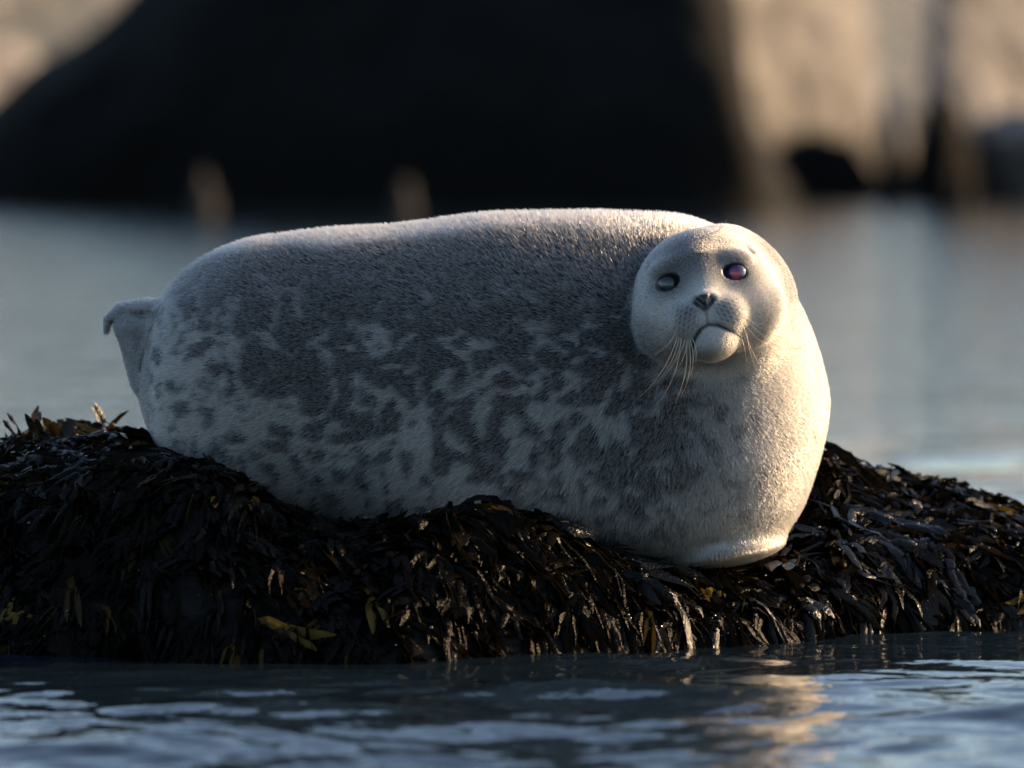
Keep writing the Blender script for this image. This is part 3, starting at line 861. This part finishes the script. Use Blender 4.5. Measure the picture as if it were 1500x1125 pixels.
def boulder(name, label, px0, px1, top, y, mat, depth=None, seed=0, power=2.6, rough=0.16, group='boulders along the far shore', lean=0.0):
    """spans photo columns px0..px1, rises to photo row top, stands in the water at depth y"""
    a, b, c = pix(px0, 0, y), pix(px1, 0, y), pix(0, top, y)
    rx = (b[0] - a[0]) / 2; cx = (a[0] + b[0]) / 2; zt = c[2]; base = -0.25; rz = (zt - base); ry = depth or rx
    r = np.random.default_rng(seed)
    nu, nvv = 64, 32; V = []
    for i in range(nvv + 1):
        th = math.pi / 2 * i / nvv
        for j in range(nu):
            ph = 2 * math.pi * j / nu
            d = np.array([math.cos(th) * math.cos(ph), math.cos(th) * math.sin(ph), math.sin(th)])
            k = (abs(d[0]) ** power + abs(d[1]) ** power + abs(d[2]) ** power) ** (-1 / power)
            V.append(d * k)
    V = np.array(V)
    nz = fbm(V + seed * 7.7, 1.3, 5, 0.55)
    V = V * (1 + rough * nz)[:, None]
    V[:, 2] = np.maximum(V[:, 2], 0)
    V[:, 0] += lean * V[:, 2]
    V = V * np.array([rx, ry, rz])
    F = [(i * nu + j, i * nu + (j + 1) % nu, (i + 1) * nu + (j + 1) % nu, (i + 1) * nu + j) for i in range(nvv) for j in range(nu)]
    o = mesh_obj(name, V, F, mat); o.location = (cx, y, base)
    tag(o, label, 'boulder', group)
    return o

def ridge_boulder(name, label, prof, y, mat, depth, seed, skew=0.0, group='boulders along the far shore'):
    """a boulder with a given skyline (photo columns and rows at depth y)"""
    px = np.linspace(prof[0][0], prof[-1][0], 90)
    row = smooth_interp(px, prof, 14)
    pts = np.array([pix(a, b, y) for a, b in zip(px, row)])
    cx = pts[:, 0].mean(); base = -0.3; nt = 40; V = []
    H = np.maximum(pts[:, 2] - base, 0.05)
    half = (pts[-1, 0] - pts[0, 0]) / 2
    for i in range(len(px)):
        e = max(0.05, 1 - abs((pts[i, 0] - cx) / half) ** 12)
        for k in range(nt + 1):
            th = math.pi * k / nt
            c_, s_ = math.cos(th), math.sin(th)
            V.append((pts[i, 0] - cx, -depth * math.sqrt(e) * np.sign(c_) * abs(c_) ** 0.8, H[i] * s_ ** 0.75))
    V = np.array(V)
    nz = fbm(V + seed * 9.1, 0.9, 5, 0.55)
    V[:, 1] += nz * min(0.18, depth * 0.2) + skew * V[:, 0]; V[:, 0] += 0.07 * fbm(V + 40, 1.2, 3); V[:, 2] *= 1 + 0.03 * nz
    I = np.arange(len(px) * (nt + 1)).reshape(len(px), nt + 1)
    F = np.stack([I[:-1, :-1], I[1:, :-1], I[1:, 1:], I[:-1, 1:]], -1).reshape(-1, 4)
    F = [list(map(int, q)) for q in F] + [I[0].tolist()[::-1], I[-1].tolist()]
    o = mesh_obj(name, V, F, mat); o.location = (cx, y, base)
    return tag(o, label, 'boulder', group)

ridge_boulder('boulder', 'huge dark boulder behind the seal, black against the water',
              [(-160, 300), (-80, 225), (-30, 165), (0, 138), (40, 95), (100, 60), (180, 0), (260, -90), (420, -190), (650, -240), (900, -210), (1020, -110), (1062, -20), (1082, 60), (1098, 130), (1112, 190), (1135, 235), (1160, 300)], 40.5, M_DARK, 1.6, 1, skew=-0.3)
ridge_boulder('boulder', 'big sunlit tan boulder just beside the huge dark boulder',
              [(1010, 330), (1030, 0), (1060, -200), (1140, -260), (1220, -200), (1268, -60), (1290, 40), (1294, 120), (1280, 180), (1300, 330)], 45.0, M_TAN, 0.5, 2, skew=1.2)
ridge_boulder('boulder', 'wide sunlit tan boulder beyond the small dark rock',
              [(1326, 330), (1336, 60), (1350, -60), (1420, -240), (1560, -280), (1680, -150), (1750, 60), (1790, 330)], 42.8, M_TAN, 0.45, 3, skew=0.9)
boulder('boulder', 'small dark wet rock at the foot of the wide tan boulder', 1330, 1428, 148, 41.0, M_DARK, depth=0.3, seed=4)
boulder('boulder', 'slim pale stone standing in the gap between the two tan boulders', 1284, 1338, 140, 41.5, M_GREY, depth=0.2, seed=5)
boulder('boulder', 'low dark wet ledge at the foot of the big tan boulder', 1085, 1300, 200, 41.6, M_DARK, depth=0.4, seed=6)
boulder('boulder', 'small pale stone in front of the wide tan boulder', 1430, 1600, 170, 41.8, M_GREY, depth=0.4, seed=7)
M_SMALL = make_boulder_mat('small_stone', (0.022, 0.019, 0.016), (0.012, 0.011, 0.01), 0.2)
boulder('boulder', 'tiny brownish stone at the waterline before the sloping side of the dark boulder', 278, 322, 268, 36.8, M_SMALL, depth=0.10, seed=8)
boulder('boulder', 'tiny grey stone at the waterline before the middle of the dark boulder', 572, 614, 270, 36.8, M_SMALL, depth=0.10, seed=9)
ridge_boulder('boulder', 'pale boulder on the bank beyond the sloping side of the dark boulder',
              [(-260, 330), (-220, 150), (-120, 70), (-20, 50), (40, 62), (64, 110), (80, 330)], 52.0, M_TAN, 0.6, 10, skew=1.0)
ridge_boulder('boulder', 'broad pale grey boulder high on the bank above the dark boulder slope',
              [(-260, 330), (-240, 0), (-150, -200), (60, -260), (240, -220), (300, -100), (320, 330)], 62.0, M_GREY, 0.8, 11, skew=0.8)

def build_bank():
    m = make_boulder_mat('shore_bank', (0.20, 0.19, 0.15), (0.03, 0.028, 0.022), 0.5)
    n, l = m.node_tree.nodes, m.node_tree.links
    xs = np.linspace(-70, 70, 160); ys = np.concatenate([np.linspace(46, 90, 60), np.linspace(95, 400, 30)])
    X, Y = np.meshgrid(xs, ys, indexing='ij')
    P = np.stack([X, Y, 0 * X], -1).reshape(-1, 3)
    Z = -0.3 + (Y - 50).clip(-5) * 0.075 + (fbm(P, 0.35, 5) * 0.5 + fbm(P, 0.05, 3) * 2.0).reshape(X.shape) * sstep(46, 75, Y)
    V = np.stack([X, Y, Z], -1).reshape(-1, 3); nx, ny = X.shape; I = np.arange(nx * ny).reshape(nx, ny)
    F = np.stack([I[:-1, :-1], I[1:, :-1], I[1:, 1:], I[:-1, 1:]], -1).reshape(-1, 4)
    o = big_mesh('shore', V, F, m); tag(o, 'rising grey stony shore behind the boulders', kind='structure')
build_bank()
